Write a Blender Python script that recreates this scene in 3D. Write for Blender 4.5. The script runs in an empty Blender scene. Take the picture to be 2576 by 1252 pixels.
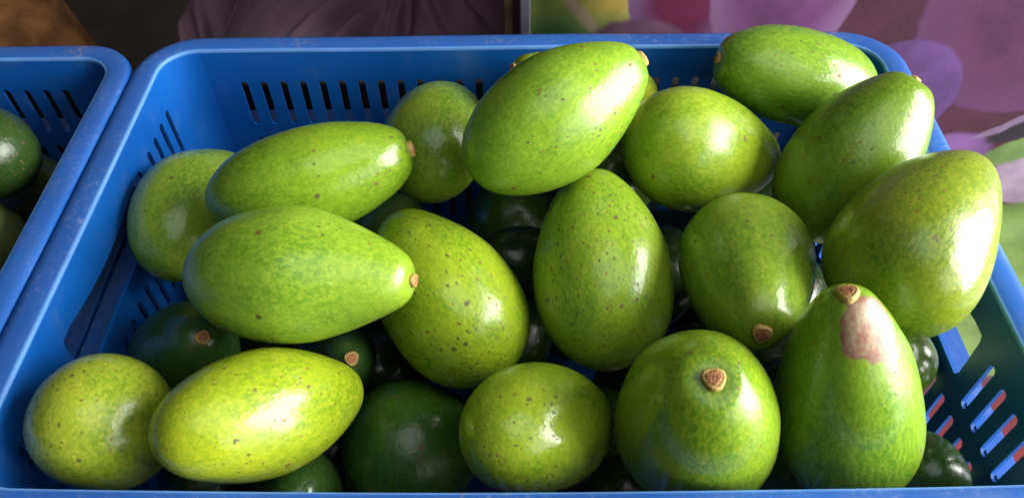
import bpy, bmesh, math, random
from mathutils import Vector, Matrix, noise
from mathutils.geometry import delaunay_2d_cdt

scene = bpy.context.scene
COL = scene.collection
ZR = 0.75            # height of the crate rim above the floor (table 0.45 + crate 0.30)

# ------------------------------------------------------------------ camera
cam_d = bpy.data.cameras.new('camera')
cam_d.sensor_fit = 'HORIZONTAL'
cam_d.sensor_width = 36.0
cam_d.lens = 36.0 * 2000.0 / 2576.0
cam_d.clip_start = 0.01
cam_d.clip_end = 60.0
cam = bpy.data.objects.new('camera', cam_d)
COL.objects.link(cam)
pitch, yaw, roll = 0.8657, -0.0179, -0.0209
cp, sp = math.cos(pitch), math.sin(pitch)
fw = Vector((math.sin(yaw) * cp, math.cos(yaw) * cp, -sp))
r0 = Vector((math.cos(yaw), -math.sin(yaw), 0))
u0 = r0.cross(fw)
rr = r0 * math.cos(roll) + u0 * math.sin(roll)
uu = -r0 * math.sin(roll) + u0 * math.cos(roll)
cam.matrix_world = Matrix(((rr.x, uu.x, -fw.x, 0.0014), (rr.y, uu.y, -fw.y, 0.0),
                           (rr.z, uu.z, -fw.z, ZR + 0.3769), (0, 0, 0, 1)))
cam_d.dof.use_dof = True
cam_d.dof.focus_distance = 0.46
cam_d.dof.aperture_fstop = 22.0
scene.camera = cam

# ------------------------------------------------------------------ light
world = bpy.data.worlds.new('World')
scene.world = world
world.use_nodes = True
bg = world.node_tree.nodes['Background']
bg.inputs[0].default_value = (0.80, 0.90, 1.0, 1)
bg.inputs[1].default_value = 0.05


def area(name, loc, target, sx, sy, power, color):
    l = bpy.data.lights.new(name, 'AREA')
    l.shape = 'RECTANGLE'
    l.size, l.size_y = sx, sy
    l.energy = power
    l.color = color
    o = bpy.data.objects.new(name, l)
    COL.objects.link(o)
    o.location = loc
    d = Vector(target) - Vector(loc)
    o.rotation_euler = d.to_track_quat('-Z', 'Y').to_euler()
    return o


# daylight falling in through the open shop front on the right
area('shop_opening_light', (2.30, 0.05, ZR + 0.68), (0.0, 0.25, ZR + 0.12), 2.2, 2.2, 350, (1.0, 0.985, 0.95))
area('roof_light', (0.35, -0.15, ZR + 1.75), (0.0, 0.3, ZR), 1.6, 1.5, 14, (0.95, 0.98, 1.0))
area('shop_front_light', (1.60, -1.45, ZR + 0.65), (0.1, 0.25, ZR), 1.2, 1.3, 20, (1.0, 0.985, 0.95))

vs = scene.view_settings
vs.view_transform = 'Standard'
vs.look = 'None'
vs.gamma = 1.0
vs.exposure = 0.0
vs.use_curve_mapping = False
scene.cycles.use_denoising = True
scene.cycles.max_bounces = 8


# ------------------------------------------------------------------ helpers
def tag(o, label=None, cat=None, group=None, kind=None):
    if label: o['label'] = label
    if cat: o['category'] = cat
    if group: o['group'] = group
    if kind: o['kind'] = kind
    return o


def link(name, me, mat, parent=None):
    o = bpy.data.objects.new(name, me)
    COL.objects.link(o)
    if mat and not me.materials:
        me.materials.append(mat)
    if parent:
        o.parent = parent
    return o


def empty(name, loc):
    o = bpy.data.objects.new(name, None)
    COL.objects.link(o)
    o.location = loc
    o.empty_display_size = 0.05
    return o


def mesh_bm(name, bm, smooth=True):
    bmesh.ops.recalc_face_normals(bm, faces=bm.faces)
    me = bpy.data.meshes.new(name)
    bm.to_mesh(me)
    bm.free()
    if smooth:
        for p in me.polygons:
            p.use_smooth = True
    return me


def auto_smooth(me, ang=35):
    me.polygons.foreach_set('use_smooth', [True] * len(me.polygons))
    bm = bmesh.new(); bm.from_mesh(me)
    for e in bm.edges:
        if len(e.link_faces) == 2 and e.calc_face_angle(0) > math.radians(ang):
            e.smooth = False
    bm.to_mesh(me); bm.free()


def box_bm(bm, x0, x1, y0, y1, z0, z1, bevel=0.0):
    r = bmesh.ops.create_cube(bm, size=1.0)
    for v in r['verts']:
        v.co = Vector((x0 if v.co.x < 0 else x1, y0 if v.co.y < 0 else y1, z0 if v.co.z < 0 else z1))
    if bevel:
        es = list({e for v in r['verts'] for e in v.link_edges})
        bmesh.ops.bevel(bm, geom=es, offset=bevel, segments=2, affect='EDGES', profile=0.6)


class NT:
    """small node-tree writer"""
    def __init__(self, name):
        self.m = bpy.data.materials.new(name)
        self.m.use_nodes = True
        self.t = self.m.node_tree
        self.b = self.t.nodes['Principled BSDF']

    def n(self, kind, **kw):
        x = self.t.nodes.new(kind)
        for k, v in kw.items():
            setattr(x, k, v)
        return x

    def put(self, sock, v):
        if v is None:
            return
        if isinstance(v, bpy.types.NodeSocket):
            self.t.links.new(v, sock)
        elif isinstance(v, (tuple, list)) and sock.type == 'RGBA' and len(v) == 3:
            sock.default_value = (*v, 1)
        else:
            sock.default_value = v

    def math(self, op, a, b=None, c=None, clamp=False):
        x = self.n('ShaderNodeMath', operation=op, use_clamp=clamp)
        for i, v in enumerate((a, b, c)):
            self.put(x.inputs[i], v)
        return x.outputs[0]

    def vmath(self, op, a, b=None):
        x = self.n('ShaderNodeVectorMath', operation=op)
        self.put(x.inputs[0], a); self.put(x.inputs[1], b)
        return x.outputs[0]

    def mix(self, f, a, b, blend='MIX'):
        x = self.n('ShaderNodeMix', data_type='RGBA', blend_type=blend)
        self.put(x.inputs[0], f); self.put(x.inputs[6], a); self.put(x.inputs[7], b)
        return x.outputs[2]

    def ramp(self, v, lo, hi, a=0.0, b=1.0):
        x = self.n('ShaderNodeMapRange', interpolation_type='SMOOTHSTEP')
        for i, s in enumerate((v, lo, hi, a, b)):
            self.put(x.inputs[i], s)
        return x.outputs[0]

    def noise(self, vec, scale, detail=3.0, rough=0.55):
        x = self.n('ShaderNodeTexNoise')
        self.put(x.inputs['Vector'], vec)
        x.inputs['Scale'].default_value = scale
        x.inputs['Detail'].default_value = detail
        x.inputs['Roughness'].default_value = rough
        return x.outputs[0]

    def voro(self, vec, scale, feature='F1', rnd=1.0):
        x = self.n('ShaderNodeTexVoronoi', feature=feature)
        self.put(x.inputs['Vector'], vec)
        x.inputs['Scale'].default_value = scale
        x.inputs['Randomness'].default_value = rnd
        return x

    def bump(self, h, strength, dist, normal=None):
        x = self.n('ShaderNodeBump')
        x.inputs['Strength'].default_value = strength
        x.inputs['Distance'].default_value = dist
        self.put(x.inputs['Height'], h)
        if normal is not None:
            self.put(x.inputs['Normal'], normal)
        return x.outputs[0]

    def obj(self):
        return self.n('ShaderNodeTexCoord').outputs['Object']

    def scalev(self, v, s):
        x = self.n('ShaderNodeMapping')
        self.put(x.inputs[0], v)
        x.inputs['Scale'].default_value = s
        return x.outputs[0]


def plain(name, col, rough=0.6, nscale=40, var=0.25, bump=0.0, spec=0.5):
    t = NT(name)
    o = t.obj()
    f = t.noise(o, nscale, 5)
    c = t.mix(t.ramp(f, 0.3, 0.7), tuple(v * (1 - var) for v in col), tuple(min(1, v * (1 + var)) for v in col))
    t.put(t.b.inputs['Base Color'], c)
    t.b.inputs['Roughness'].default_value = rough
    t.b.inputs['Specular IOR Level'].default_value = spec
    if bump:
        t.put(t.b.inputs['Normal'], t.bump(t.noise(o, nscale * 4, 5), 0.4, bump))
    return t.m


# ------------------------------------------------------------------ materials
def plastic(scuffed):
    t = NT('scuffed_blue_plastic' if scuffed else 'blue_plastic')
    o = t.obj()
    base = t.mix(t.ramp(t.noise(o, 9, 4), 0.3, 0.7), (0.002, 0.078, 0.34), (0.004, 0.105, 0.43))
    if scuffed:
        # fine scratches rubbed pale along the rim, patches of dried dirt
        big = t.ramp(t.noise(o, 16, 4), 0.42, 0.66)
        fine = t.ramp(t.noise(o, 240, 9, 0.78), 0.50, 0.74)
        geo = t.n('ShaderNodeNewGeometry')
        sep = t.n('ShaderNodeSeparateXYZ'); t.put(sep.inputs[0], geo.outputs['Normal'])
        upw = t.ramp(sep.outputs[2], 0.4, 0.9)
        sky_scuff_haze = t.math('MULTIPLY', upw, t.math('MULTIPLY_ADD', t.noise(o, 60, 5), 0.6, 0.15))
        base = t.mix(sky_scuff_haze, base, (0.045, 0.092, 0.26))  # upward faces greyed: scuffing plus sky reflection painted into the colour
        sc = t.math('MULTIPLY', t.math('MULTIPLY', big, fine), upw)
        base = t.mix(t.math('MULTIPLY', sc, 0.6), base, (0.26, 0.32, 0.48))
        wr = t.n('ShaderNodeAttribute'); wr.attribute_name = 'edge_light'
        base = t.mix(t.math('MULTIPLY', wr.outputs['Fac'], t.math('MULTIPLY_ADD', t.noise(o, 40, 4), 0.6, 0.4)), base, (0.16, 0.36, 0.74))  # light catching the rim's inner edge, painted into the colour
        d = t.math('MULTIPLY', t.ramp(t.noise(o, 26, 5, 0.65), 0.56, 0.70), t.ramp(t.noise(o, 250, 4), 0.45, 0.65))
        base = t.mix(t.math('MULTIPLY', d, 0.6), base, (0.20, 0.18, 0.20))
        t.put(t.b.inputs['Roughness'], t.math('MULTIPLY_ADD', big, 0.16, 0.27))
        t.put(t.b.inputs['Normal'], t.bump(t.noise(o, 300, 5), 0.15, 0.0004))
    else:
        dust = t.math('MULTIPLY', t.ramp(t.noise(o, 35, 6, 0.65), 0.5, 0.8), 0.18)
        base = t.mix(dust, base, (0.16, 0.20, 0.30))
        t.put(t.b.inputs['Roughness'], t.math('MULTIPLY_ADD', t.noise(o, 30, 4), 0.2, 0.30))
        t.put(t.b.inputs['Normal'], t.bump(t.noise(o, 220, 4), 0.15, 0.0005))
    t.put(t.b.inputs['Base Color'], base)
    return t.m


def skin(scar=False):
    t = NT('avocado_skin_scarred' if scar else 'avocado_skin')
    o = t.obj()
    info = t.n('ShaderNodeObjectInfo')
    rnd = info.outputs['Random']
    off = t.n('ShaderNodeCombineXYZ')
    for i, k in enumerate((17.0, 5.3, 9.1)):
        t.put(off.inputs[i], t.math('MULTIPLY', rnd, k))
    p = t.vmath('ADD', o, off.outputs[0])
    along = t.scalev(p, (1.0, 1.0, 0.32))
    col = info.outputs['Color']
    # broad unevenness, running with the fruit's length
    n1 = t.ramp(t.noise(along, 34, 4), 0.34, 0.68)
    dark = t.mix(1.0, col, (0.62, 0.80, 0.70), 'MULTIPLY')
    lite = t.mix(1.0, col, (1.22, 1.16, 1.3), 'MULTIPLY')
    c = t.mix(n1, dark, lite)
    n2 = t.math('MULTIPLY', t.ramp(t.noise(p, 14, 3), 0.50, 0.72), 0.55)
    c = t.mix(n2, c, t.mix(1.0, col, (1.38, 1.22, 1.1), 'MULTIPLY'))
    # mottling and the fine pale pores
    m = t.ramp(t.noise(t.scalev(p, (1.0, 1.0, 0.55)), 400, 4, 0.62), 0.38, 0.62)
    c = t.mix(t.math('MULTIPLY', m, 0.50), t.mix(0.25, c, t.mix(1.0, c, (0.5, 0.6, 0.5), 'MULTIPLY')), t.mix(1.0, col, (1.62, 1.36, 1.5), 'MULTIPLY'))
    v = t.voro(p, 380)
    pore = t.math('MULTIPLY', t.ramp(v.outputs['Distance'], 0.20, 0.42, 1.0, 0.0), t.ramp(t.noise(p, 90, 3), 0.40, 0.60))
    c = t.mix(t.math('MULTIPLY', pore, 0.30), c, t.mix(1.0, col, (2.5, 1.75, 2.4), 'MULTIPLY'))
    # brown flecks and small scabs, thick on some fruit and sparse on others
    amount = t.math('MULTIPLY_ADD', info.outputs['Alpha'], -0.25, 0.62)
    area_mask = t.ramp(t.math('SUBTRACT', t.noise(p, 38, 3), amount), -0.01, 0.07)
    nz = t.n('ShaderNodeTexNoise'); t.put(nz.inputs[0], p); nz.inputs['Scale'].default_value = 330
    jit = t.vmath('MULTIPLY', t.vmath('SUBTRACT', nz.outputs[1], (0.5, 0.5, 0.5)), (0.0028, 0.0028, 0.0028))
    pj = t.vmath('ADD', p, jit)
    v2 = t.voro(t.scalev(pj, (1, 1, 0.62)), 360)
    keep = t.n('ShaderNodeSeparateColor'); t.put(keep.inputs[0], v2.outputs['Color'])
    v2d = t.math('DIVIDE', v2.outputs['Distance'], t.math('MULTIPLY_ADD', keep.outputs[1], 1.0, 0.35))
    fleck = t.math('MULTIPLY', t.ramp(v2d, 0.14, 0.36, 1.0, 0.0), t.ramp(keep.outputs[0], 0.40, 0.46))
    fleck = t.math('MULTIPLY', fleck, area_mask)
    v3 = t.voro(t.vmath('ADD', p, (3.1, 1.7, 0.4)), 62)
    k3 = t.n('ShaderNodeSeparateColor'); t.put(k3.inputs[0], v3.outputs['Color'])
    edge = t.math('MULTIPLY_ADD', t.noise(p, 420, 4), 0.16, v3.outputs['Distance'])
    scab = t.math('MULTIPLY', t.ramp(edge, 0.15, 0.21, 1.0, 0.0), t.ramp(k3.outputs[1], 0.50, 0.54))
    v4 = t.voro(t.vmath('ADD', t.scalev(p, (1.0, 0.35, 1.0)), (1.2, 0.3, 2.2)), 75)
    k4 = t.n('ShaderNodeSeparateColor'); t.put(k4.inputs[0], v4.outputs['Color'])
    scratch = t.math('MULTIPLY', t.ramp(t.math('MULTIPLY_ADD', t.noise(p, 500, 3), 0.14, v4.outputs['Distance']), 0.11, 0.16, 1.0, 0.0), t.ramp(k4.outputs[2], 0.74, 0.78))
    spots = t.math('MAXIMUM', t.math('MAXIMUM', fleck, scab), scratch)
    brown = t.mix(t.ramp(t.noise(p, 55, 2), 0.4, 0.6), (0.055, 0.036, 0.014), (0.15, 0.055, 0.018))
    c = t.mix(t.math('MULTIPLY', spots, 0.85), c, brown)
    rough = t.math('MULTIPLY_ADD', t.ramp(t.noise(along, 45, 5, 0.65), 0.3, 0.7), 0.18, 0.18)
    rough = t.math('MULTIPLY_ADD', spots, 0.3, rough)
    if scar:
        # healed pinkish rub mark just below the stem
        d = t.vmath('SUBTRACT', o, SCAR_AT)
        ln = t.n('ShaderNodeVectorMath', operation='LENGTH')
        t.put(ln.inputs[0], d)
        e = t.math('MULTIPLY_ADD', t.math('SUBTRACT', t.noise(o, 110, 5), 0.5), 0.011, ln.outputs['Value'])
        s = t.ramp(e, 0.0150, 0.0166, 1.0, 0.0)
        ring = t.math('MULTIPLY', s, t.ramp(e, 0.0122, 0.0155))
        inner = t.mix(t.ramp(t.noise(o, 170, 5, 0.65), 0.40, 0.62), (0.22, 0.095, 0.055), (0.27, 0.21, 0.12))
        c = t.mix(s, c, inner)
        c = t.mix(t.math('MULTIPLY', ring, 0.6), c, (0.15, 0.058, 0.034))
        rough = t.math('MULTIPLY_ADD', s, 0.2, rough)
    t.put(t.b.inputs['Base Color'], c)
    t.put(t.b.inputs['Roughness'], rough)
    t.b.inputs['Specular IOR Level'].default_value = 0.5
    b1 = t.bump(t.noise(along, 420, 3, 0.6), 0.20, 0.0006)
    b2 = t.bump(t.noise(p, 150, 3), 0.14, 0.0012, b1)
    b3 = t.bump(v.outputs['Distance'], 0.12, 0.0006, b2)
    t.put(t.b.inputs['Normal'], b3)
    return t.m


def stem_mat():
    t = NT('stem_brown')
    o = t.obj()
    sx = t.n('ShaderNodeSeparateXYZ'); t.put(sx.inputs[0], o)
    rad = t.math('SQRT', t.math('ADD', t.math('MULTIPLY', sx.outputs[0], sx.outputs[0]), t.math('MULTIPLY', sx.outputs[1], sx.outputs[1])))
    rim = t.ramp(rad, 0.0030, 0.0042)
    f = t.noise(o, 900, 5, 0.7)
    c = t.mix(t.ramp(f, 0.3, 0.7), (0.12, 0.034, 0.010), (0.46, 0.20, 0.07))
    c = t.mix(t.math('MULTIPLY', rim, 0.55), c, (0.42, 0.34, 0.08))
    t.put(t.b.inputs['Base Color'], c)
    t.b.inputs['Roughness'].default_value = 0.7
    t.put(t.b.inputs['Normal'], t.bump(t.noise(o, 700, 5), 0.6, 0.0012))
    return t.m


SCAR_AT = (0.0, 0.0, 0.0)
M_PLASTIC = plastic(False)
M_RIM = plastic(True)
M_STEM = stem_mat()
M_SKIN = skin()

# ------------------------------------------------------------------ setting: floor, wall, table
M_FLOOR = plain('dark_floor', (0.020, 0.014, 0.012), 0.85, 12, 0.35, 0.002)
M_WALLB = plain('dim_brown_wall', (0.10, 0.06, 0.035), 0.9, 5, 0.4, 0.002)
M_WOOD = plain('worn_wood', (0.07, 0.045, 0.028), 0.75, 30, 0.35, 0.001)
M_DARKMETAL = plain('dark_metal', (0.022, 0.022, 0.028), 0.5, 60, 0.3)
M_CLOTH = plain('mauve_cloth', (0.19, 0.112, 0.148), 0.9, 300, 0.12, 0.0006, 0.2)
M_CLOTH2 = plain('black_cloth', (0.018, 0.013, 0.015), 0.95, 200, 0.2, 0.0006, 0.2)
M_BODY = plain('dark_clothes_shade', (0.022, 0.013, 0.016), 0.9, 30, 0.25)  # dark maroon cloth, its colour also standing in for shade behind the slots
M_SACK = plain('brown_sacking', (0.14, 0.060, 0.020), 0.95, 26, 0.45, 0.0025, 0.2)

bm = bmesh.new(); box_bm(bm, -3, 3, -2, 2.2, -0.05, 0.0)
tag(link('floor', mesh_bm('floor', bm, False), M_FLOOR), kind='structure')
bm = bmesh.new(); box_bm(bm, -3, 3, 2.2, 2.3, 0.0, 2.6)
tag(link('wall', mesh_bm('wall', bm, False), M_WALLB), kind='structure')

TT = ZR - 0.302      # table top
table = empty('stall_table', (0, 0.2, 0))
for i in range(5):
    bm = bmesh.new()
    box_bm(bm, -1.0, 1.0, -0.29 + i * 0.13, -0.29 + i * 0.13 + 0.126, TT - 0.028, TT - 0.003, 0.002)
    o = link('board', mesh_bm('board', bm, False), M_WOOD, table)
bm = bmesh.new(); box_bm(bm, -1.0, -0.03, 0.367, 0.382, TT - 0.028, ZR - 0.062, 0.002)  # black boards added behind the crates to keep the back slots dark
bm2 = bmesh.new(); box_bm(bm2, -0.029, 0.34, 0.367, 0.382, TT + 0.006, ZR - 0.066, 0.002)
link('shade_board', mesh_bm('shade_board', bm2, False), plain('shade_black_low', (0.012, 0.010, 0.010), 0.8, 20, 0.3), table)
link('shade_board', mesh_bm('shade_board', bm, False), plain('shade_black', (0.012, 0.010, 0.010), 0.8, 20, 0.3), table)
for x in (-0.9, 0.9):
    for y in (-0.2, 0.36):
        bm = bmesh.new(); box_bm(bm, x - 0.03, x + 0.03, y - 0.03, y + 0.03, 0.0, TT - 0.028, 0.003)
        link('leg', mesh_bm('leg', bm, False), M_WOOD, table)
tag(table, 'low wooden stall table under the blue fruit crates', 'table')

# ------------------------------------------------------------------ the printed cabinet behind
YB = 0.60
ZT = ZR - 0.298


def print_mat():
    t = NT('grape_print')
    uvn = t.n('ShaderNodeUVMap'); uvn.uv_map = 'print'
    uv = uvn.outputs[0]
    wn = t.n('ShaderNodeTexNoise'); t.put(wn.inputs[0], uv); wn.inputs['Scale'].default_value = 60
    wv = t.vmath('MULTIPLY', t.vmath('SUBTRACT', wn.outputs[1], (0.5, 0.5, 0.5)), (0.006, 0.006, 0))
    q = t.vmath('ADD', uv, wv)
    s = t.n('ShaderNodeSeparateXYZ'); t.put(s.inputs[0], q)
    U, V = s.outputs[0], s.outputs[1]

    def blob(cu, cv, ru, rv, soft=0.04, rot=0.0):
        ca, sa = math.cos(rot), math.sin(rot)
        du, dv = t.math('SUBTRACT', U, cu), t.math('SUBTRACT', V, cv)
        a = t.math('DIVIDE', t.math('ADD', t.math('MULTIPLY', du, ca), t.math('MULTIPLY', dv, sa)), ru)
        b = t.math('DIVIDE', t.math('SUBTRACT', t.math('MULTIPLY', dv, ca), t.math('MULTIPLY', du, sa)), rv)
        r = t.math('SQRT', t.math('ADD', t.math('MULTIPLY', a, a), t.math('MULTIPLY', b, b)))
        return t.ramp(r, 1.0 - soft, 1.0 + soft, 1.0, 0.0), r

    n = t.noise(uv, 22, 4)
    c = t.mix(t.ramp(n, 0.35, 0.65), (0.085, 0.022, 0.040), (0.125, 0.034, 0.065))       # dark maroon grapes

    def lay(c, col, *a, edge=None, er=(0.82, 1.0), mottled=0.25):
        m, r = blob(*a)
        cc = t.mix(t.ramp(n, 0.3, 0.7), tuple(v * (1 - mottled) for v in col), tuple(v * (1 + mottled) for v in col))
        if edge:
            cc = t.mix(t.ramp(r, *er), cc, edge)
        return t.mix(m, c, cc)

    # leaf at the left of the print
    c = lay(c, (0.6, 0.9, 0.16), 0.03, 0.00, 0.080, 0.10, 0.10)
    c = lay(c, (0.80, 0.72, 0.12), 0.083, 0.010, 0.030, 0.030, 0.5)
    c = lay(c, (0.27, 0.72, 0.16), 0.025, -0.042, 0.050, 0.024, 0.6)
    c = lay(c, (0.85, 0.85, 0.42), 0.052, -0.012, 0.040, 0.0055, 0.5, 2.25)
    # grapes
    c = lay(c, (0.19, 0.020, 0.075), 0.142, 0.005, 0.048, 0.075, 0.04, edge=(0.30, 0.17, 0.38), er=(0.45, 1.0))
    c = lay(c, (0.24, 0.14, 0.20), 0.105, -0.060, 0.052, 0.038, 0.10)
    c = lay(c, (0.23, 0.085, 0.25), 0.226, 0.005, 0.062, 0.085, 0.04, edge=(0.38, 0.24, 0.44), er=(0.55, 1.02))
    c = lay(c, (0.15, 0.045, 0.12), 0.47, -0.02, 0.120, 0.110, 0.03, edge=(0.18, 0.07, 0.18), er=(0.5, 1.0))
    c = lay(c, (0.20, 0.105, 0.32), 0.355, -0.108, 0.060, 0.062, 0.04)
    c = lay(c, (0.21, 0.075, 0.23), 0.700, -0.01, 0.115, 0.115, 0.04, edge=(0.34, 0.20, 0.40), er=(0.5, 1.0))
    c = lay(c, (0.17, 0.05, 0.16), 0.900, -0.04, 0.110, 0.120, 0.04, edge=(0.28, 0.14, 0.32), er=(0.5, 1.0))
    c = lay(c, (0.17, 0.40, 0.08), 0.900, -0.22, 0.140, 0.060, 0.05, -0.3)
    c = lay(c, (0.22, 0.10, 0.30), 0.800, -0.50, 0.110, 0.100, 0.04, edge=(0.34, 0.20, 0.42), er=(0.5, 1.0))
    # lower right: pale petals, a black stroke, green leaves
    c = lay(c, (0.30, 0.16, 0.40), 0.442, -0.182, 0.036, 0.026, 0.14)
    c = lay(c, (0.40, 0.34, 0.48), 0.500, -0.136, 0.052, 0.007, 0.2, 0.55)
    c = lay(c, (0.022, 0.022, 0.030), 0.512, -0.146, 0.048, 0.012, 0.15, 0.48)
    c = lay(c, (0.22, 0.44, 0.10), 0.530, -0.172, 0.062, 0.020, 0.08, 0.38)
    c = lay(c, (0.52, 0.47, 0.54), 0.600, -0.222, 0.120, 0.042, 0.06)
    c = lay(c, (0.20, 0.42, 0.065), 0.640, -0.345, 0.250, 0.095, 0.04)
    c = lay(c, (0.22, 0.42, 0.08), 0.460, -0.430, 0.080, 0.050, 0.05)
    c = lay(c, (0.19, 0.003, 0.004), 0.520, -0.540, 0.190, 0.055, 0.05)
    # grime and worn ink
    g = t.math('MULTIPLY', t.ramp(t.noise(uv, 75, 5, 0.7), 0.60, 0.70), t.ramp(t.noise(uv, 14, 2), 0.48, 0.62))
    c = t.mix(t.math('MULTIPLY', g, 0.7), c, (0.06, 0.03, 0.035))
    f = t.ramp(t.noise(uv, 500, 3), 0.35, 0.65)
    c = t.mix(t.math('MULTIPLY', f, 0.07), c, (0.4, 0.28, 0.4))
    t.put(t.b.inputs['Base Color'], t.mix(1.0, c, (0.46, 0.37, 0.43), 'MULTIPLY'))
    t.b.inputs['Roughness'].default_value = 0.75
    t.b.inputs['Specular IOR Level'].default_value = 0.25
    t.put(t.b.inputs['Normal'], t.bump(t.noise(uv, 40, 3), 0.15, 0.002))
    return t.m


cab = empty('display_cabinet', (0.5, YB + 0.25, 0))
cab_mi = Matrix.Translation((-0.5, -YB - 0.25, 0))


def cab_part(name, bm, mat, smooth=False):
    bm.transform(cab_mi)
    return link(name, mesh_bm(name, bm, smooth), mat, cab)


bm = bmesh.new(); box_bm(bm, 0.004, 1.0, YB + 0.004, YB + 0.55, 0.0, ZR + 0.22, 0.003)  # unseen depth added behind the print to shade the person
cab_part('shade_carcass', bm, M_DARKMETAL)
# the printed sheet hangs down the front and runs out over the table under the crate
path = [(YB, ZR + 0.22, 0.22)]
for k in range(6):
    path.append((YB, ZR + 0.22 - 0.08 * (k + 1), 0.22 - 0.08 * (k + 1)))
RF = 0.025
path = [p for p in path if p[1] > ZT + RF]
v0 = ZT + RF - ZR
for k in range(7):
    a = k / 6 * math.pi / 2
    path.append((YB - RF + RF * math.cos(a), ZT + RF - RF * math.sin(a), v0 - RF * a))
v1 = v0 - RF * math.pi / 2
for k in range(1, 8):
    path.append((YB - RF - 0.07 * k, ZT, v1 - 0.07 * k))
bm = bmesh.new()
uvl = bm.loops.layers.uv.new('print')
xs = [0.011 + i * 0.989 / 12 for i in range(13)]
gr = [[(bm.verts.new((x, y, z)), x, v) for x in xs] for (y, z, v) in path]
for a, b in zip(gr, gr[1:]):
    for i in range(12):
        q = (a[i], a[i + 1], b[i + 1], b[i])
        f = bm.faces.new([k[0] for k in q])
        for lp, k in zip(f.loops, q):
            lp[uvl].uv = (k[1], k[2])
sheet = cab_part('printed_sheet', bm, print_mat(), True)
sheet['label'] = 'printed sheet with purple grapes and green leaves'
so = sheet.modifiers.new('thickness', 'SOLIDIFY'); so.thickness = 0.0012; so.offset = -1
bm = bmesh.new(); box_bm(bm, 0.0015, 0.0108, YB - 0.006, YB + 0.0035, TT, ZR + 0.225, 0.0015)
cab_part('edge_trim', bm, plain('grey_trim', (0.060, 0.058, 0.075), 0.45, 50, 0.2))
tag(cab, 'cabinet faced with a grape and leaf print behind the full crate', 'cabinet')

bm = bmesh.new(); box_bm(bm, -0.0120, -0.0045, YB + 0.010, YB + 0.05, 0.0, ZR + 0.5, 0.0015)
post = link('wooden_post', mesh_bm('wooden_post', bm, False), plain('pale_post_wood', (0.20, 0.13, 0.075), 0.75, 40, 0.4, 0.001))
tag(post, 'thin brown wooden post beside the printed cabinet', 'post')


# ------------------------------------------------------------------ crates
W2, D2, RW = 0.300, 0.200, 0.0187        # half sizes of the rim and its width
TH = 0.0026
HC = 0.298
RI = 0.026                               # inner corner radius


def loop_pts(off, n=8, sub=18):
    """rounded rectangle, off = distance outwards from the inner wall face"""
    hx, hy = W2 - RW + off, D2 - RW + off
    r = RI + off
    pts = []
    cs = [(hx - r, hy - r, 0), (-hx + r, hy - r, 90), (-hx + r, -hy + r, 180), (hx - r, -hy + r, 270)]
    for i, (x, y, a0) in enumerate(cs):
        arc = [(x + r * math.cos(math.radians(a0 + 90 * k / n)), y + r * math.sin(math.radians(a0 + 90 * k / n))) for k in range(n + 1)]
        pts += arc
        nx, ny, na = cs[(i + 1) % 4]
        e = (nx + r * math.cos(math.radians(na)), ny + r * math.sin(math.radians(na)))
        s = arc[-1]
        pts += [(s[0] + (e[0] - s[0]) * k / sub, s[1] + (e[1] - s[1]) * k / sub) for k in range(1, sub)]
    return pts


def bow(co):
    """the long sides belly out a little under the load, the rim is not quite straight"""
    x, y, z = co
    k = max(0.0, 1 - (x / W2) ** 2)
    dy = -0.0045 * k * max(0.0, min(1.0, (-y - 0.05) / 0.13))
    if y > 0.1:
        dy += 0.0012 * k * min(1.0, (y - 0.1) / 0.08)
    dz = 0.0009 * noise.noise((x * 9, y * 9, 3.3)) if z > -0.03 else 0.0
    return Vector((x, y + dy, z + dz))


def sweep(section, n=8, sub=18, lit_rings=()):
    bm = bmesh.new()
    lit_layer = bm.verts.layers.float.new('edge_light')
    rings = []
    for off, z in section:
        rings.append([bm.verts.new(bow((x, y, z))) for x, y in loop_pts(off, n, sub)])
    for k in lit_rings:  # rings that carry the painted edge light
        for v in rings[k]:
            v[lit_layer] = 1.0
    m = len(rings[0])
    for a, b in zip(rings, rings[1:] + rings[:1]):
        for i in range(m):
            j = (i + 1) % m
            bm.faces.new((a[i], a[j], b[j], b[i]))
    return bm


def slot(u, z0, z1, w=0.0062):
    r = w / 2
    pts = []
    for k in range(7):
        a = math.pi * k / 6
        pts.append((u + r * math.cos(a), z1 - r + r * math.sin(a)))
    for k in range(7):
        a = math.pi + math.pi * k / 6
        pts.append((u + r * math.cos(a), z0 + r + r * math.sin(a)))
    return pts


ROWS = [(-0.0775, -0.0315), (-0.139, -0.092), (-0.201, -0.154), (-0.262, -0.216)]


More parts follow.
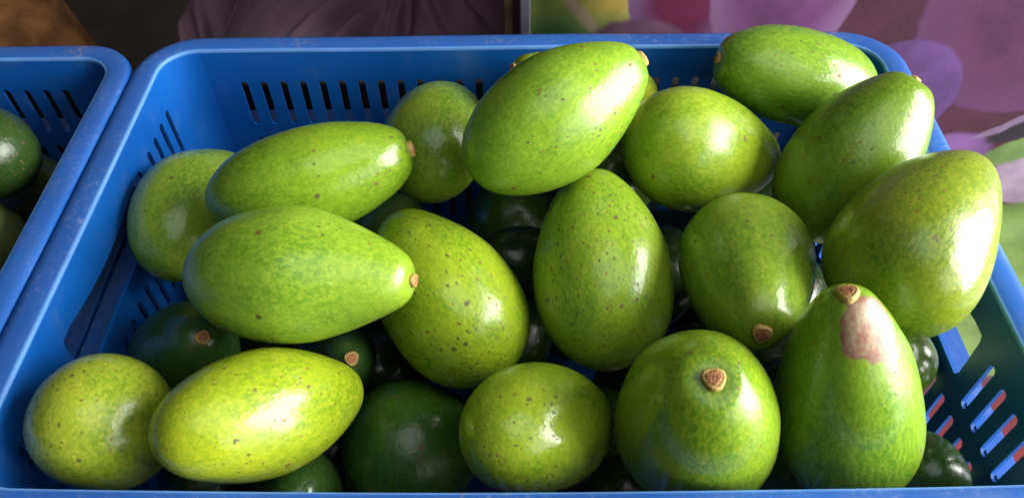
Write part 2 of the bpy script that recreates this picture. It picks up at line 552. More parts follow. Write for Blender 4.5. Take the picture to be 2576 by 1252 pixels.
def side_panel(half, holes, place):
    """flat panel from -half..half by 0..-HC with holes, returned as a thick mesh"""
    cols = 14
    outer = [(-half, -HC)] + [(-half + 2 * half * k / cols, -HC) for k in range(1, cols)] + [(half, -HC)]
    outer += [(half - 2 * half * k / cols, -0.0015) for k in range(cols + 1)]
    verts = [Vector(p) for p in outer]
    faces = [list(range(len(outer)))]
    for h in holes:
        s = len(verts)
        verts += [Vector(p) for p in h]
        faces.append(list(range(s, s + len(h))))
    vo, eo, fo, _, _, src = delaunay_2d_cdt(verts, [], faces, 1, 1e-6)
    fo = [f for f, s in zip(fo, src) if not any(k > 0 for k in s)]     # drop what lies in a hole
    bm = bmesh.new()
    A = [bm.verts.new(bow(place(p.x, p.y, 0.0))) for p in vo]
    B = [bm.verts.new(bow(place(p.x, p.y, TH))) for p in vo]
    cnt = {}
    for f in fo:
        bm.faces.new([A[i] for i in f])
        bm.faces.new([B[i] for i in reversed(f)])
        for i in range(len(f)):
            a, b = f[i], f[(i + 1) % len(f)]
            k = (min(a, b), max(a, b))
            cnt.setdefault(k, []).append((a, b))
    for k, l in cnt.items():
        if len(l) == 1:
            a, b = l[0]
            bm.faces.new((A[b], A[a], B[a], B[b]))
    return bm


def hand_hold():
    top = [(-0.075 + 0.15 * k / 14, -0.0295 - 0.008 * math.sin(math.pi * min(1, max(0, (k - 1) / 12)))) for k in range(15)]
    return top[::-1] + [(-0.077, -0.034), (-0.0785, -0.066), (-0.076, -0.0715), (0.076, -0.0715), (0.0785, -0.066), (0.077, -0.034)]


def build_crate(name, loc):
    root = empty(name, loc)
    hx, hy = W2 - RW, D2 - RW
    up = ZR - loc[2]                        # local height of the rim plane
    P = 0.01625
    long_holes = []
    nl = 28
    for r, (z0, z1) in enumerate(ROWS):
        for k in range(nl + 1):
            u = (k - nl / 2) * P + 0.0
            if abs(u) < 0.0 or abs(u) > 0.236:
                continue
            long_holes.append(slot(u, z0, z1))
    short_holes = [hand_hold()]
    for r, (z0, z1) in enumerate(ROWS):
        for k in range(-9, 10):
            u = k * 0.0161
            if abs(u) > 0.145 or (r == 0 and abs(u) < 0.085):
                continue
            short_holes.append(slot(u, z0, z1))
    rot = Matrix.Identity(4)
    tr = Matrix.Translation((0, 0, up))
    sides = [
        (hx - RI, long_holes, lambda u, z, o: (u, hy + o, z)),
        (hx - RI, long_holes, lambda u, z, o: (u, -hy - o, z)),
        (hy - RI, short_holes, lambda u, z, o: (-hx - o, u, z)),
        (hy - RI, short_holes, lambda u, z, o: (hx + o, u, z)),
    ]
    for half, holes, place in sides:
        bm = side_panel(half, holes, place)
        bm.transform(tr)
        me = mesh_bm('side_wall', bm, False)
        link('side_wall', me, M_PLASTIC, root)
    # rounded corners
    for sx in (-1, 1):
        for sy in (-1, 1):
            bm = bmesh.new()
            cols = []
            for k in range(9):
                a = math.pi / 2 * k / 8
                row = []
                for o in (0.0, TH):
                    x = sx * (hx - RI + (RI + o) * math.cos(a)); y = sy * (hy - RI + (RI + o) * math.sin(a))
                    row += [bm.verts.new(bow((x, y, -0.0015))), bm.verts.new(bow((x, y, -HC)))]
                cols.append(row)
            for a, b in zip(cols, cols[1:]):
                bm.faces.new((a[0], a[1], b[1], b[0])); bm.faces.new((a[2], b[2], b[3], a[3]))
                bm.faces.new((a[0], b[0], b[2], a[2])); bm.faces.new((a[1], a[3], b[3], b[1]))
            bm.transform(tr)
            me = mesh_bm('corner', bm); auto_smooth(me, 50)
            link('corner', me, M_PLASTIC, root)
    b = 0.0019
    sec = [(-0.0002, -b), (0.0002, -b * 0.35), (b, 0.0), (0.006, 0.0004), (0.012, 0.0004), (RW - 2.2 * b, 0.0), (RW - b * 0.6, -b * 0.55), (RW, -2.0 * b), (RW, -0.016),
           (RW - 0.0024, -0.016), (RW - 0.0024, -0.0036), (TH + 0.0012, -0.0036), (-0.0002, -0.0036)]
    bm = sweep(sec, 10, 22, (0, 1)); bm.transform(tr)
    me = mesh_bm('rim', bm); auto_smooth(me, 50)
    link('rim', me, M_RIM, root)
    for z in (-0.0764, -0.150, -0.29):
        sec = [(TH + 0.0003, z), (RW - 0.001, z), (RW - 0.001, z - 0.010), (RW - 0.003, z - 0.010), (RW - 0.003, z - 0.0026), (TH + 0.0003, z - 0.0026)]
        bm = sweep(sec); bm.transform(tr)
        me = mesh_bm('rib', bm); auto_smooth(me, 40)
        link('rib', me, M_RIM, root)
    bm = bmesh.new()
    ring = [bm.verts.new((x, y, -HC + 0.001)) for x, y in loop_pts(-0.0005)]
    low = [bm.verts.new((x, y, -HC - 0.0005)) for x, y in loop_pts(-0.0005)]
    bm.faces.new(ring); bm.faces.new(low[::-1])
    for i in range(len(ring)):
        j = (i + 1) % len(ring)
        bm.faces.new((ring[i], low[i], low[j], ring[j]))
    bm.transform(tr)
    link('base', mesh_bm('base', bm, False), M_PLASTIC, root)
    return root


crate = build_crate('fruit_crate', (0, 0.1492 + 0.2, ZR - 0.2985))
tag(crate, 'blue slotted plastic crate heaped with big light green avocados', 'crate', 'blue fruit crates')
crate2 = build_crate('fruit_crate', (-0.6012, 0.1407 + 0.2, ZR - 0.2985))
tag(crate2, 'neighbouring blue plastic crate holding dark green glossy avocados', 'crate', 'blue fruit crates')

# ------------------------------------------------------------------ avocados
POSE = {
    'A': (-0.1256, 0.2855, 0.0183, -0.1625, 0.1551, 0.1436, 0.0406, 0.1236, 1.75, 0.1288, -0.0009, -0.0004),
    'B': (-0.1356, 0.3732, 0.0096, 0.2202, 0.1754, 0.1416, 0.036, 0.0344, 2.0652, 0.0393, 0.0009, 0.0021),
    'C': (-0.2411, 0.4077, -0.0488, 1.4601, -0.1724, 0.1347, 0.0377, 0.1375, 1.9283, 0.141, -0.0057, -0.0052),
    'D': (-0.0602, 0.4628, -0.0292, 1.4307, -0.2471, 0.1339, 0.0398, 0.2374, 2.1694, 0.0911, -0.004, -0.0008),
    'E': (0.0253, 0.3956, 0.0437, 0.4659, 0.3468, 0.136, 0.0407, 0.0813, 1.8852, 0.1135, 0.0003, 0.0002),
    'F': (0.0494, 0.4895, -0.0119, 3.4575, 0.4883, 0.1353, 0.0339, 0.1566, 2.0182, 0.1209, -0.0028, 0.0053),
    'G': (0.139, 0.4333, -0.0236, 0.381, -0.4593, 0.1394, 0.0437, 0.2237, 2.2001, 0.0765, 0.0012, 0.0013),
    'H': (0.2093, 0.4913, -0.0012, 3.0814, 0.2126, 0.1294, 0.0367, 0.006, 2.0693, 0.0301, 0.0006, 0.0029),
    'I': (0.2323, 0.4059, -0.0047, 0.6755, 0.7952, 0.1321, 0.0423, 0.1055, 2.1093, 0.079, -0.0005, -0.0004),
    'J': (0.2405, 0.3149, 0.0197, 0.8547, 0.1584, 0.1345, 0.0448, 0.3448, 2.4534, 0, -0.0028, -0.0001),
    'K': (0.0545, 0.3367, -0.037, 1.6407, 0.3953, 0.1406, 0.0466, 0.1235, 2.0907, 0.0881, 0.0003, -0.0003),
    'L': (-0.0504, 0.3214, -0.0447, 2.1734, 0.2029, 0.1385, 0.0463, 0.1331, 2.0398, 0.104, -0.0013, -0.0002),
    'M': (0.1432, 0.3108, -0.0158, -1.7275, 0.3949, 0.1391, 0.0423, 0.2921, 2.2849, 0.0268, 0.0009, -0.0006),
    'N': (0.097, 0.211, -0.0128, -2.0949, 1.3466, 0.136, 0.0451, 0.1763, 2.4622, 0, 0.0029, 0.003),
    'O': (0.1741, 0.2191, 0.0058, 2.5129, 1.2707, 0.1507, 0.0398, 0.3882, 2.584, 0.0518, 0.0055, -0.0019),
    'P': (0.0148, 0.2244, -0.0488, 0.7731, -0.8362, 0.1378, 0.0382, 0.1333, 1.9607, 0.1577, 0.0018, -0.001),
    'Q': (-0.1403, 0.2183, -0.0188, 0.7334, -0.5591, 0.1313, 0.0356, 0.0999, 1.75, 0.1244, 0.0003, 0.0009),
    'R': (-0.2429, 0.2248, -0.049, 2.2754, -1.1198, 0.1363, 0.039, 0.2762, 2.2685, 0.1033, -0.0015, -0.0012),
    'S': (-0.2281, 0.2997, -0.0825, -0.6279, 0.9208, 0.1371, 0.0366, 0.2779, 2.2101, 0.1091, 0.0001, 0),
    'T': (-0.1298, 0.3012, -0.0994, -0.8985, 0.9422, 0.1372, 0.0305, 0.2768, 2.2756, 0.0968, -0, -0),
    'U': (-0.0695, 0.2501, -0.1255, 1.1933, -1.0623, 0.1385, 0.0445, 0.2019, 2.2032, 0.0968, 0, -0),
    'V': (-0.0038, 0.4739, -0.1491, 1.5311, -0.8267, 0.1378, 0.0429, 0.2091, 2.1816, 0.1004, -0, 0),
    'W': (0.252, 0.217, -0.1109, 0.7867, -1.1413, 0.1351, 0.028, 0.2513, 2.1105, 0.1294, 0, -0.0001),
    'X': (0.2496, 0.2947, -0.0915, 0.9943, -0.9587, 0.1366, 0.0295, 0.2227, 2.1395, 0.1159, 0, -0),
    'Y': (-0.1174, 0.4793, -0.1673, 1.8429, -0.8613, 0.1373, 0.0373, 0.1995, 2.1573, 0.1048, 0, -0),
    'Z': (-0.1417, 0.2086, -0.1102, 2.1392, -1.0881, 0.136, 0.0286, 0.1333, 2.0646, 0.1, -0, 0),
    'a': (0.0806, 0.4797, -0.0998, 1.2246, -0.7654, 0.1335, 0.0353, 0.1989, 2.0472, 0.1416, -0, -0.0001),
    'b': (-0.3985, 0.4402, -0.0239, 2.3287, -0.5216, 0.1374, 0.0346, 0.2185, 2.1791, 0.1075, -0, 0),
    'c': (-0.4213, 0.4746, -0.1026, -0.2975, 0.447, 0.1367, 0.0379, 0.3185, 2.2111, 0.1305, -0, 0),
    'd': (-0.3892, 0.3636, -0.0485, -0.9262, 0.6482, 0.1383, 0.0371, 0.29, 2.2781, 0.1016, 0, 0),
}
BURIED = [
    (0.147, 0.2986, -0.251, 0.936, -0.2773, 0.124, 0.041, 0.22, 2.2, 0.05, 0, 0),
    (0.143, 0.3165, -0.1719, 4.4793, 0.2239, 0.1338, 0.042, 0.22, 2.2, 0.05, 0, 0),
    (-0.2047, 0.4503, -0.253, 5.2049, 0.0401, 0.1255, 0.0383, 0.22, 2.2, 0.05, 0, 0),
    (-0.1463, 0.3057, -0.2525, 5.8286, 0.012, 0.1246, 0.0393, 0.22, 2.2, 0.05, 0, 0),
    (0.0916, 0.4052, -0.1617, 0.0359, 0.1806, 0.118, 0.0381, 0.22, 2.2, 0.05, 0, 0),
    (-0.1614, 0.4031, -0.0897, 1.5661, 0.0997, 0.1188, 0.0404, 0.22, 2.2, 0.05, 0, 0),
    (-0.2112, 0.2876, -0.1897, 1.4411, -0.0934, 0.1258, 0.0392, 0.22, 2.2, 0.05, 0, 0),
    (-0.113, 0.3736, -0.2047, 1.2858, -0.3476, 0.1223, 0.0399, 0.22, 2.2, 0.05, 0, 0),
    (0.0118, 0.3165, -0.2402, 4.5917, -0.675, 0.1329, 0.0393, 0.22, 2.2, 0.05, 0, 0),
    (0.1974, 0.4576, -0.2503, 0.7963, -0.3567, 0.1282, 0.0411, 0.22, 2.2, 0.05, 0, 0),
    (0.085, 0.2148, -0.2049, 3.0747, -0.2608, 0.1236, 0.037, 0.22, 2.2, 0.05, 0, 0),
    (0.1861, 0.3494, -0.1094, 4.0958, 0.1891, 0.1208, 0.0374, 0.22, 2.2, 0.05, 0, 0),
    (0.0363, 0.2714, -0.1538, 3.1725, 0.0718, 0.12, 0.0374, 0.22, 2.2, 0.05, 0, 0),
    (0.2081, 0.2523, -0.2174, 4.5351, -0.0088, 0.1276, 0.0382, 0.22, 2.2, 0.05, 0, 0),
    (-0.2088, 0.4599, -0.15, 0.5568, 0.1304, 0.1257, 0.0385, 0.22, 2.2, 0.05, 0, 0),
    (0.2056, 0.4617, -0.1169, 0.5666, 0.2009, 0.1323, 0.0412, 0.22, 2.2, 0.05, 0, 0),
    (0.0269, 0.4488, -0.2487, 2.9558, 0.2508, 0.1324, 0.0383, 0.22, 2.2, 0.05, 0, 0),
    (-0.037, 0.3582, -0.1395, 2.9307, 0.1698, 0.127, 0.039, 0.22, 2.2, 0.05, 0, 0),
    (-0.0798, 0.2189, -0.2537, 3.7678, -0.1064, 0.1208, 0.0419, 0.22, 2.2, 0.05, 0, 0),
    (0.2312, 0.3986, -0.1916, 1.1432, 0.7266, 0.121, 0.0407, 0.22, 2.2, 0.05, 0, 0),
    (0.1914, 0.2493, -0.142, 1.0165, -0.112, 0.1158, 0.0399, 0.22, 2.2, 0.05, 0, 0),
    (0.1308, 0.4788, -0.1896, 0.0968, 0.2359, 0.1339, 0.0415, 0.22, 2.2, 0.05, 0, 0),
    (0.0973, 0.3821, -0.0938, 3.5212, 0.2017, 0.0813, 0.0298, 0.22, 2.2, 0.05, 0, 0),
    (-0.0681, 0.3337, -0.2587, 5.1155, 0.3476, 0.0811, 0.027, 0.22, 2.2, 0.05, 0, 0),
    (0.0845, 0.2168, -0.1254, 6.1825, 0.034, 0.0811, 0.0258, 0.22, 2.2, 0.05, 0, 0),
    (-0.2144, 0.2323, -0.1197, 2.3562, -0.4786, 0.0937, 0.0271, 0.22, 2.2, 0.05, 0, 0),
    (0.1133, 0.3854, -0.2383, 2.5943, 0.4293, 0.0845, 0.0241, 0.22, 2.2, 0.05, 0, 0),
    (-0.1212, 0.2499, -0.1962, 1.7761, 0.1786, 0.0953, 0.0244, 0.22, 2.2, 0.05, 0, 0),
    (-0.2201, 0.3708, -0.1494, 2.5795, 0.0328, 0.087, 0.0284, 0.22, 2.2, 0.05, 0, 0),
    (0.022, 0.3895, -0.1001, 0.0962, -0.3866, 0.11, 0.0258, 0.22, 2.2, 0.05, 0, 0),
    (0.0797, 0.3336, -0.2164, 1.6258, -0.2529, 0.0911, 0.0252, 0.22, 2.2, 0.05, 0, 0),
    (-0.0079, 0.3866, -0.2677, 0.061, 0.0145, 0.0812, 0.0246, 0.22, 2.2, 0.05, 0, 0),
]
BURIED_NEXT = [
    (-0.3985, 0.228, -0.2486, 4.2653, 0.2075, 0.1195, 0.0415, 0.22, 2.2, 0.05, 0, 0),
    (-0.422, 0.2986, -0.198, 0.936, -0.2773, 0.124, 0.041, 0.22, 2.2, 0.05, 0, 0),
    (-0.459, 0.4052, -0.2208, 0.0359, 0.1806, 0.118, 0.0381, 0.22, 2.2, 0.05, 0, 0),
    (-0.4942, 0.3178, -0.1425, 3.8713, 0.3903, 0.1208, 0.0382, 0.22, 2.2, 0.05, 0, 0),
    (-0.3959, 0.3494, -0.1387, 4.0958, 0.1891, 0.1208, 0.0374, 0.22, 2.2, 0.05, 0, 0),
    (-0.368, 0.2446, -0.1562, 4.485, -0.1118, 0.1233, 0.0416, 0.22, 2.2, 0.05, 0, 0),
    (-0.3612, 0.4476, -0.2561, 5.0498, -0.2378, 0.1301, 0.0371, 0.22, 2.2, 0.05, 0, 0),
    (-0.4958, 0.3136, -0.2481, 6.1, -0.5402, 0.1229, 0.0383, 0.22, 2.2, 0.05, 0, 0),
    (-0.4595, 0.4802, -0.2092, 3.219, -0.1888, 0.1277, 0.0375, 0.22, 2.2, 0.05, 0, 0),
]


def prof(s, k, e, m):
    q = max(0.0, s)
    return math.sqrt(max(0.0, 1 - abs(s) ** e)) * (1 - k * s + 0.12 * k * s * s - m * q * q * (3 - 2 * q))


def avocado_mesh(L, R, k, e, nm, bu, bw, seed, nu=72, nv=60):
    mx = max(prof(-1 + i / 100, k, e, nm) for i in range(201))
    bm = bmesh.new()
    rows = []
    sd = seed * 7.13
    for i in range(1, nv):
        s = -math.cos(math.pi * i / nv)
        r = R * prof(s, k, e, nm) / mx
        cx, cy = bu * (s * s - 0.3), bw * (s * s - 0.3)
        row = []
        for j in range(nu):
            a = 2 * math.pi * j / nu
            d = Vector((math.cos(a), math.sin(a), 0))
            p = d * r + Vector((0, 0, s * L / 2))
            n1 = noise.noise(p * 17 + Vector((sd, 0, 0)))
            n2 = noise.noise(p * 60 + Vector((0, sd, 0)))
            r2 = r * (1 + 0.016 * math.cos(2 * a + sd) + 0.012 * math.cos(3 * a + 2.3 * sd))
            q = r2 + (0.0022 * n1 + 0.0003 * n2) * min(1, r / 0.012)
            z = s * L / 2
            if s > 0.8 and r < 0.017:                # shallow dimple round the stem
                w = 1 - r / 0.017
                z -= 0.0042 * w * w * (3 - 2 * w)
            row.append(bm.verts.new((d.x * q + cx, d.y * q + cy, z)))
        rows.append(row)
    lo = bm.verts.new((0.7 * bu, 0.7 * bw, -L / 2))
    hi = bm.verts.new((0.7 * bu, 0.7 * bw, L / 2 - 0.0042))
    for a, b in zip(rows, rows[1:]):
        for j in range(nu):
            m = (j + 1) % nu
            bm.faces.new((a[j], a[m], b[m], b[j]))
    for j in range(nu):
        m = (j + 1) % nu
        bm.faces.new((lo, rows[0][m], rows[0][j]))
        bm.faces.new((hi, rows[-1][j], rows[-1][m]))
    return mesh_bm('avocado', bm)


def stem_mesh(seed, rad=0.0050, h=0.0034):
    bm = bmesh.new()
    rnd = random.Random(seed)
    nu = 20
    sec = [(1.12, -0.003), (1.10, 0.0010), (1.0, 0.0022), (0.86, 0.0026), (0.74, 0.0018), (0.66, 0.0030), (0.58, h * 0.85), (0.46, h), (0.30, h * 0.86), (0.12, h * 0.92)]
    rows = []
    for f, z in sec:
        rows.append([bm.verts.new((rad * f * (1 + 0.09 * math.sin(3 * a + seed) + rnd.uniform(-.05, .05)) * math.cos(a),
                                   rad * f * (1 + 0.09 * math.sin(3 * a + seed) + rnd.uniform(-.05, .05)) * math.sin(a),
                                   z + rnd.uniform(-.0003, .0003))) for a in [2 * math.pi * j / nu for j in range(nu)]])
    for a, b in zip(rows, rows[1:]):
        for j in range(nu):
            m = (j + 1) % nu
            bm.faces.new((a[j], a[m], b[m], b[j]))
    bm.faces.new(rows[-1]); bm.faces.new(rows[0][::-1])
    return mesh_bm('stem', bm)


def place(p, color, label, group, seed, mat=None, stem_scale=1.0, flecks=0.3):
    x, y, z, az, el, L, R, k, e, nm, bu, bw = p
    ax = Vector((math.cos(el) * math.cos(az), math.cos(el) * math.sin(az), math.sin(el)))
    h = Vector((0, 0, 1)) if abs(ax.z) < 0.9 else Vector((1, 0, 0))
    u = h.cross(ax).normalized()
    w = ax.cross(u)
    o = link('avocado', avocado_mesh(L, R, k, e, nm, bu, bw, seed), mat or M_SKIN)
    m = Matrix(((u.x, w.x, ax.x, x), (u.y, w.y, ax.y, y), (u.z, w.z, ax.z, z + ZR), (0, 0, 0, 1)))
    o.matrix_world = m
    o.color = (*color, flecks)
    s = link('stem', stem_mesh(seed), M_STEM, o)
    s.location = (0.7 * bu, 0.7 * bw, L / 2 - 0.0036)
    s.scale = (stem_scale,) * 3
    tag(o, label, 'avocado', group)
    return o


LIGHT = (0.105, 0.185, 0.012)
INFO = {
    'A': ((0.163, 0.283, 0.018), 'light green avocado lying across the pile with its pointed stem end turned right', 0.72),
    'B': ((0.141, 0.248, 0.012), 'long green avocado with a rough brown stem nub, just above the left lying one', 1.00),
    'C': ((0.178, 0.283, 0.024), 'pale green avocado resting against the left crate wall', 0.72),
    'D': ((0.148, 0.234, 0.018), 'green avocado with dark specks behind the brown stem nub, near the back wall', 0.72),
    'E': ((0.148, 0.270, 0.016), 'large green avocado on top of the pile with a glossy streak and pinkish stem', 1.00),
    'F': ((0.185, 0.241, 0.012), 'yellowish avocado almost hidden behind the large top avocado', 0.72),
    'G': ((0.195, 0.300, 0.016), 'round bright yellow-green avocado with a blunt end and a broad white shine', 0.72),
    'H': ((0.126, 0.241, 0.016), 'green avocado leaning over the back rim with its stem turned left', 0.78),
    'I': ((0.104, 0.184, 0.012), 'deep green avocado rising over the right rim below the one on the back rim', 0.72),
    'J': ((0.135, 0.195, 0.011), 'olive green avocado with a long white shine overhanging the right rim', 0.72),
    'K': ((0.170, 0.277, 0.016), 'egg-shaped green avocado in the middle of the pile, narrow end up, dotted with brown flecks', 0.72),
    'L': ((0.200, 0.298, 0.012), 'yellow-green freckled avocado tucked under the lying avocado\'s stem tip', 0.72),
    'M': ((0.141, 0.227, 0.016), 'green avocado with dark spots, its stem end pointing down towards the front', 1.00),
    'N': ((0.141, 0.234, 0.010), 'green avocado with a round brown stem button facing out, at the front rim', 1.05),
    'O': ((0.126, 0.234, 0.012), 'pear-shaped upright green avocado with a pinkish brown scar below its stem', 0.92),
    'P': ((0.163, 0.248, 0.012), 'round freckled avocado with blunt end up at the middle of the front rim', 0.72),
    'Q': ((0.198, 0.273, 0.010), 'bright yellow-green avocado lying at the front rim with scattered brown marks', 0.5),
    'R': ((0.200, 0.270, 0.018), 'round speckled yellow-green avocado wedged in the front left crate corner', 0.72),
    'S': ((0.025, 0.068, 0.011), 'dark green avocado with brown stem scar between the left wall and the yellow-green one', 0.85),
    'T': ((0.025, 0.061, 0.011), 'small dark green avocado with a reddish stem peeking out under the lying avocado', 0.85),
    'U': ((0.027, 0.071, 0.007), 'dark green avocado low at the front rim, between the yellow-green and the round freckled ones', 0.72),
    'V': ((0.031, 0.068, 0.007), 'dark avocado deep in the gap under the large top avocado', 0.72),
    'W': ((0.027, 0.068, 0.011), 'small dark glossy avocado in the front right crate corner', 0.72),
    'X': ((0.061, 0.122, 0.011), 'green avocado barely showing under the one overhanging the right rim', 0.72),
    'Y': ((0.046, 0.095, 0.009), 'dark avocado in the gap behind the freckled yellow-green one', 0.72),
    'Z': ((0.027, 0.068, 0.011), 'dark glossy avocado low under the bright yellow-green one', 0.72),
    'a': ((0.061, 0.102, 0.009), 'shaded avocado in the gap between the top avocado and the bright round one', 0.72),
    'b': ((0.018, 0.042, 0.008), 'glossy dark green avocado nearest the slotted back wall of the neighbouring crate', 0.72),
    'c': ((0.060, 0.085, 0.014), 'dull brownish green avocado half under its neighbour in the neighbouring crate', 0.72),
    'd': ((0.120, 0.150, 0.040), 'mottled avocado with a long white shine in the neighbouring crate', 0.72),
}
FLECKS = dict(A=.18, B=.38, C=.15, D=.4, E=.5, F=.1, G=.35, H=.3, I=.3, J=.55, K=.95, L=1.0, M=.4, N=.28, O=.28, P=.75, Q=.6, R=.75)
# the scar lies on the side of the upright avocado that faces the camera and the light
px, py, pz, paz, pel, pL, pR, pk, pe, pm, pbu, pbw = POSE['O']
_ax = Vector((math.cos(pel) * math.cos(paz), math.cos(pel) * math.sin(paz), math.sin(pel)))
_u = Vector((1, 0, 0)).cross(_ax).normalized() if abs(_ax.z) >= 0.9 else Vector((0, 0, 1)).cross(_ax).normalized()
_w = _ax.cross(_u)
_dir = Vector((0.24, -0.75, 0.55))
_s = 0.77
_r = pR * prof(_s, pk, pe, pm) / max(prof(-1 + i / 100, pk, pe, pm) for i in range(201))
_f = Vector((_dir.dot(_u), _dir.dot(_w))).normalized() * _r
SCAR_AT = (_f.x, _f.y, _s * pL / 2)
M_SCAR = skin(True)

for i, (n, p) in enumerate(POSE.items()):
    col, lab, ss = INFO[n]
    g = 'avocados in the neighbouring crate' if n in 'bcd' else 'avocados in the full crate'
    place(p, col, lab, g, i + 1, M_SCAR if n == 'O' else None, ss, FLECKS.get(n, 0.3))
NEAR = ['', 'MN', '', 'AQ', 'KM', '', '', 'AL', 'NP', 'MN', '', 'MO', 'NP', '', '', 'GM', 'KL', 'LP', '', 'MO', 'NO', 'KM', 'KM', 'LP', 'NP', 'QR', '', 'PQ', 'AQ', 'KL', 'NP', '']
SHORT = dict(A='the lying light green avocado', B='the long one with the rough stem nub', C='the pale one at the left wall', D='the speckled one near the back wall',
             E='the large top avocado', F='the yellowish hidden one', G='the bright round one', H='the one on the back rim', I='the deep green one', J='the olive one',
             K='the egg-shaped middle one', L='the freckled yellow-green one', M='the one with its stem down', N='the stem-button one', O='the scarred upright one',
             P='the round one at the front', Q='the bright yellow-green one', R='the corner one')
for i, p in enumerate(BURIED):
    lab = 'filler avocado tinted shade-dark, buried beneath the pile'
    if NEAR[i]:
        lab = 'filler avocado tinted shade-dark between ' + SHORT[NEAR[i][0]] + ' and ' + SHORT[NEAR[i][1]]
    place(p, (0.014, 0.034, 0.006), lab, 'avocados buried under the pile', 100 + i)  # fill fruit, its dark colour standing in for the shade in the gaps
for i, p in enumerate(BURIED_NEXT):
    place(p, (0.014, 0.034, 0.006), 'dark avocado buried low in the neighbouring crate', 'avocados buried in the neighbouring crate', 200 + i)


# ------------------------------------------------------------------ the seller behind the crates
def person():
    z = ZR
    J = {  # joints of a seated figure: position, radius
        'pelvis': ((-0.19, 1.08, z - 0.17), 0.125), 'waist': ((-0.19, 1.12, z + 0.02), 0.115),
        'chest': ((-0.19, 1.10, z + 0.22), 0.135), 'neck': ((-0.19, 1.08, z + 0.39), 0.05),
        'head': ((-0.19, 1.05, z + 0.52), 0.085), 'crown': ((-0.19, 1.05, z + 0.60), 0.06),
        'hip_a': ((-0.265, 1.05, z - 0.19), 0.10), 'knee_a': ((-0.275, 0.73, z - 0.235), 0.062), 'ankle_a': ((-0.28, 0.76, 0.08), 0.04), 'toe_a': ((-0.28, 0.64, 0.035), 0.032),
        'hip_b': ((-0.115, 1.05, z - 0.19), 0.10), 'knee_b': ((-0.085, 0.73, z - 0.235), 0.062), 'ankle_b': ((-0.08, 0.76, 0.08), 0.04), 'toe_b': ((-0.08, 0.64, 0.035), 0.032),
        'sh_a': ((-0.36, 1.10, z + 0.31), 0.055), 'el_a': ((-0.43, 1.07, z + 0.03), 0.042), 'wr_a': ((-0.36, 1.0, z - 0.06), 0.030),
        'sh_b': ((-0.02, 1.10, z + 0.31), 0.055), 'el_b': ((0.03, 1.17, z + 0.03), 0.042), 'wr_b': ((-0.04, 1.2, z - 0.10), 0.030),
    }
    E = [('pelvis', 'waist'), ('waist', 'chest'), ('chest', 'neck'), ('neck', 'head'), ('head', 'crown'), ('pelvis', 'hip_a'), ('hip_a', 'knee_a'), ('knee_a', 'ankle_a'), ('ankle_a', 'toe_a'),
         ('pelvis', 'hip_b'), ('hip_b', 'knee_b'), ('knee_b', 'ankle_b'), ('ankle_b', 'toe_b'), ('chest', 'sh_a'), ('sh_a', 'el_a'), ('el_a', 'wr_a'), ('chest', 'sh_b'), ('sh_b', 'el_b'), ('el_b', 'wr_b')]
    names = list(J)
    base = Vector((-0.19, 1.08, 0))
    me = bpy.data.meshes.new('person')
    me.from_pydata([Vector(J[n][0]) - base for n in names], [(names.index(a), names.index(b)) for a, b in E], [])
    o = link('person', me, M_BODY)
    o.location = base
    sk = o.modifiers.new('skin', 'SKIN')
    for i, n in enumerate(names):
        me.skin_vertices[0].data[i].radius = (J[n][1], J[n][1])
    me.skin_vertices[0].data[0].use_root = True
    su = o.modifiers.new('smooth', 'SUBSURF'); su.levels = 2; su.render_levels = 2
    sk.use_smooth_shade = True
    tag(o, 'person in mauve trousers sitting behind the full blue crate', 'person')
    # the trousers over lap and thighs, with creases gathering at the crotch
    bm = bmesh.new()
    nx, ny = 150, 70
    X0, X1 = -0.47, 0.02

    def height(x, y):
        h = -0.42
        for cx, dx, r, lift in ((-0.248, 0.0, 0.120, 0.0), (-0.075, -0.04, 0.098, 0.0), (-0.400, -0.03, 0.050, -0.065)):
            c = cx + dx * (y - 0.7)
            d = (x - c) / r
            hh = -0.235 + lift + (0.115 * math.sqrt(max(0, 1 - d * d)) if abs(d) < 1 else -0.14 * (abs(d) - 1) * 4)
            h = max(h, hh) if abs(h - hh) > 0.03 else max(h, hh) + (0.03 - abs(h - hh)) ** 2 / 0.12
        e = (0.73 - y) / 0.075
        if e > 0:
            h -= 0.11 * (1 - math.sqrt(max(0, 1 - min(1, e) ** 2)))
        # creases: (x0,y0,x1,y1,width,depth)
        for x0, y0, x1, y1, w, dp in CREASES:
            vx, vy = x1 - x0, y1 - y0
            L = math.hypot(vx, vy)
            tt = ((x - x0) * vx + (y - y0) * vy) / (L * L)
            if -0.1 < tt < 1.1:
                dd = ((x - x0) * vy - (y - y0) * vx) / L
                f = math.sin(math.pi * min(1, max(0, (tt + 0.1) / 1.2)))
                h += f * (-dp * math.exp(-(dd / w) ** 2) + 0.7 * dp * math.exp(-((dd - 1.9 * w) / w) ** 2))
        h += 0.0025 * noise.noise((x * 26, y * 12, 1.7)) + 0.0012 * noise.noise((x * 70, y * 50, 4.1))
        return h

    CREASES = [(-0.135, 0.90, -0.235, 0.70, 0.006, 0.010), (-0.135, 0.90, -0.190, 0.70, 0.006, 0.008), (-0.135, 0.90, -0.160, 0.70, 0.005, 0.008),
               (-0.13, 0.92, -0.125, 0.70, 0.008, 0.014), (-0.12, 0.90, -0.07, 0.72, 0.008, 0.008), (-0.11, 0.90, -0.03, 0.76, 0.008, 0.008),
               (-0.42, 0.88, -0.345, 0.70, 0.006, 0.010), (-0.40, 0.90, -0.325, 0.70, 0.006, 0.010), (-0.44, 0.86, -0.37, 0.70, 0.006, 0.009), (-0.352, 0.95, -0.352, 0.70, 0.004, 0.007)]
    CREASES = [(a, b, c, d, w * 1.1, k * 1.8) for a, b, c, d, w, k in CREASES]
    g = []
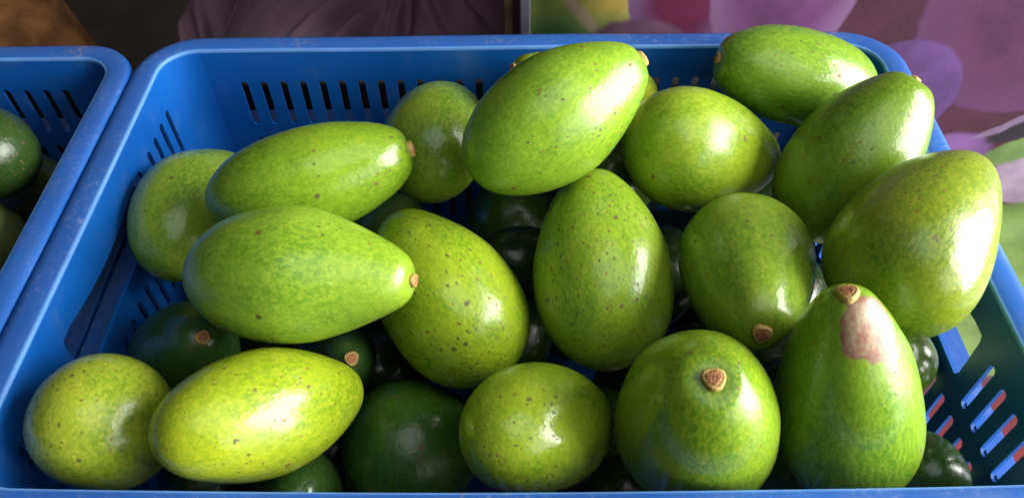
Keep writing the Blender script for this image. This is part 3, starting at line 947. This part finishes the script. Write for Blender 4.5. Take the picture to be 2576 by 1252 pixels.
    for j in range(ny + 1):
        y = 0.657 + (1.12 - 0.657) * j / ny
        g.append([bm.verts.new((X0 + (X1 - X0) * i / nx - base.x, y - base.y, ZR + height(X0 + (X1 - X0) * i / nx, y))) for i in range(nx + 1)])
    for a, b in zip(g, g[1:]):
        for i in range(nx):
            bm.faces.new((a[i], a[i + 1], b[i + 1], b[i]))
    tr = link('trousers', mesh_bm('trousers', bm), M_CLOTH, o)
    m = tr.modifiers.new('thickness', 'SOLIDIFY'); m.thickness = 0.003; m.offset = -1
    return o


person()
st = empty('stool', (-0.19, 1.14, 0))
bm = bmesh.new()
bmesh.ops.create_cone(bm, cap_ends=True, segments=28, radius1=0.16, radius2=0.16, depth=0.035, matrix=Matrix.Translation((0, 0, ZR - 0.33)))
link('seat', mesh_bm('seat', bm, False), M_WOOD, st)
for sx in (-1, 1):
    for sy in (-1, 1):
        bm = bmesh.new(); box_bm(bm, sx * 0.1 - 0.015, sx * 0.1 + 0.015, sy * 0.1 - 0.015, sy * 0.1 + 0.015, 0, ZR - 0.345, 0.002)
        link('leg', mesh_bm('leg', bm, False), M_WOOD, st)
tag(st, 'low wooden stool under the person in mauve trousers', 'stool')

# brown sack standing in the gloom behind the neighbouring crate
bm = bmesh.new()
nu, nv = 72, 48
rows = []
for i in range(nv + 1):
    f = i / nv
    z = 0.62 * f
    r = 0.17 * (1 - 0.25 * (abs(f - 0.5) * 2) ** 3) * (1 if f < 0.93 else max(0.05, 1 - ((f - 0.93) / 0.07) ** 2 * 0.9))
    row = []
    for j in range(nu):
        a = 2 * math.pi * j / nu
        q = r * (1 + 0.05 * noise.noise((math.cos(a) * 2, math.sin(a) * 2, z * 6)) + 0.02 * noise.noise((math.cos(a) * 7, math.sin(a) * 7, z * 20)))
        row.append(bm.verts.new((q * math.cos(a) * 1.1, q * math.sin(a) * 0.8, z)))
    rows.append(row)
for a, b in zip(rows, rows[1:]):
    for j in range(nu):
        m = (j + 1) % nu
        bm.faces.new((a[j], a[m], b[m], b[j]))
bm.faces.new(rows[0][::-1]); bm.faces.new(rows[-1])
sk = link('sack', mesh_bm('sack', bm), M_SACK)
sk.location = (-0.74, 0.86, 0)
tag(sk, 'rough brown sack standing behind the neighbouring blue crate', 'sack')
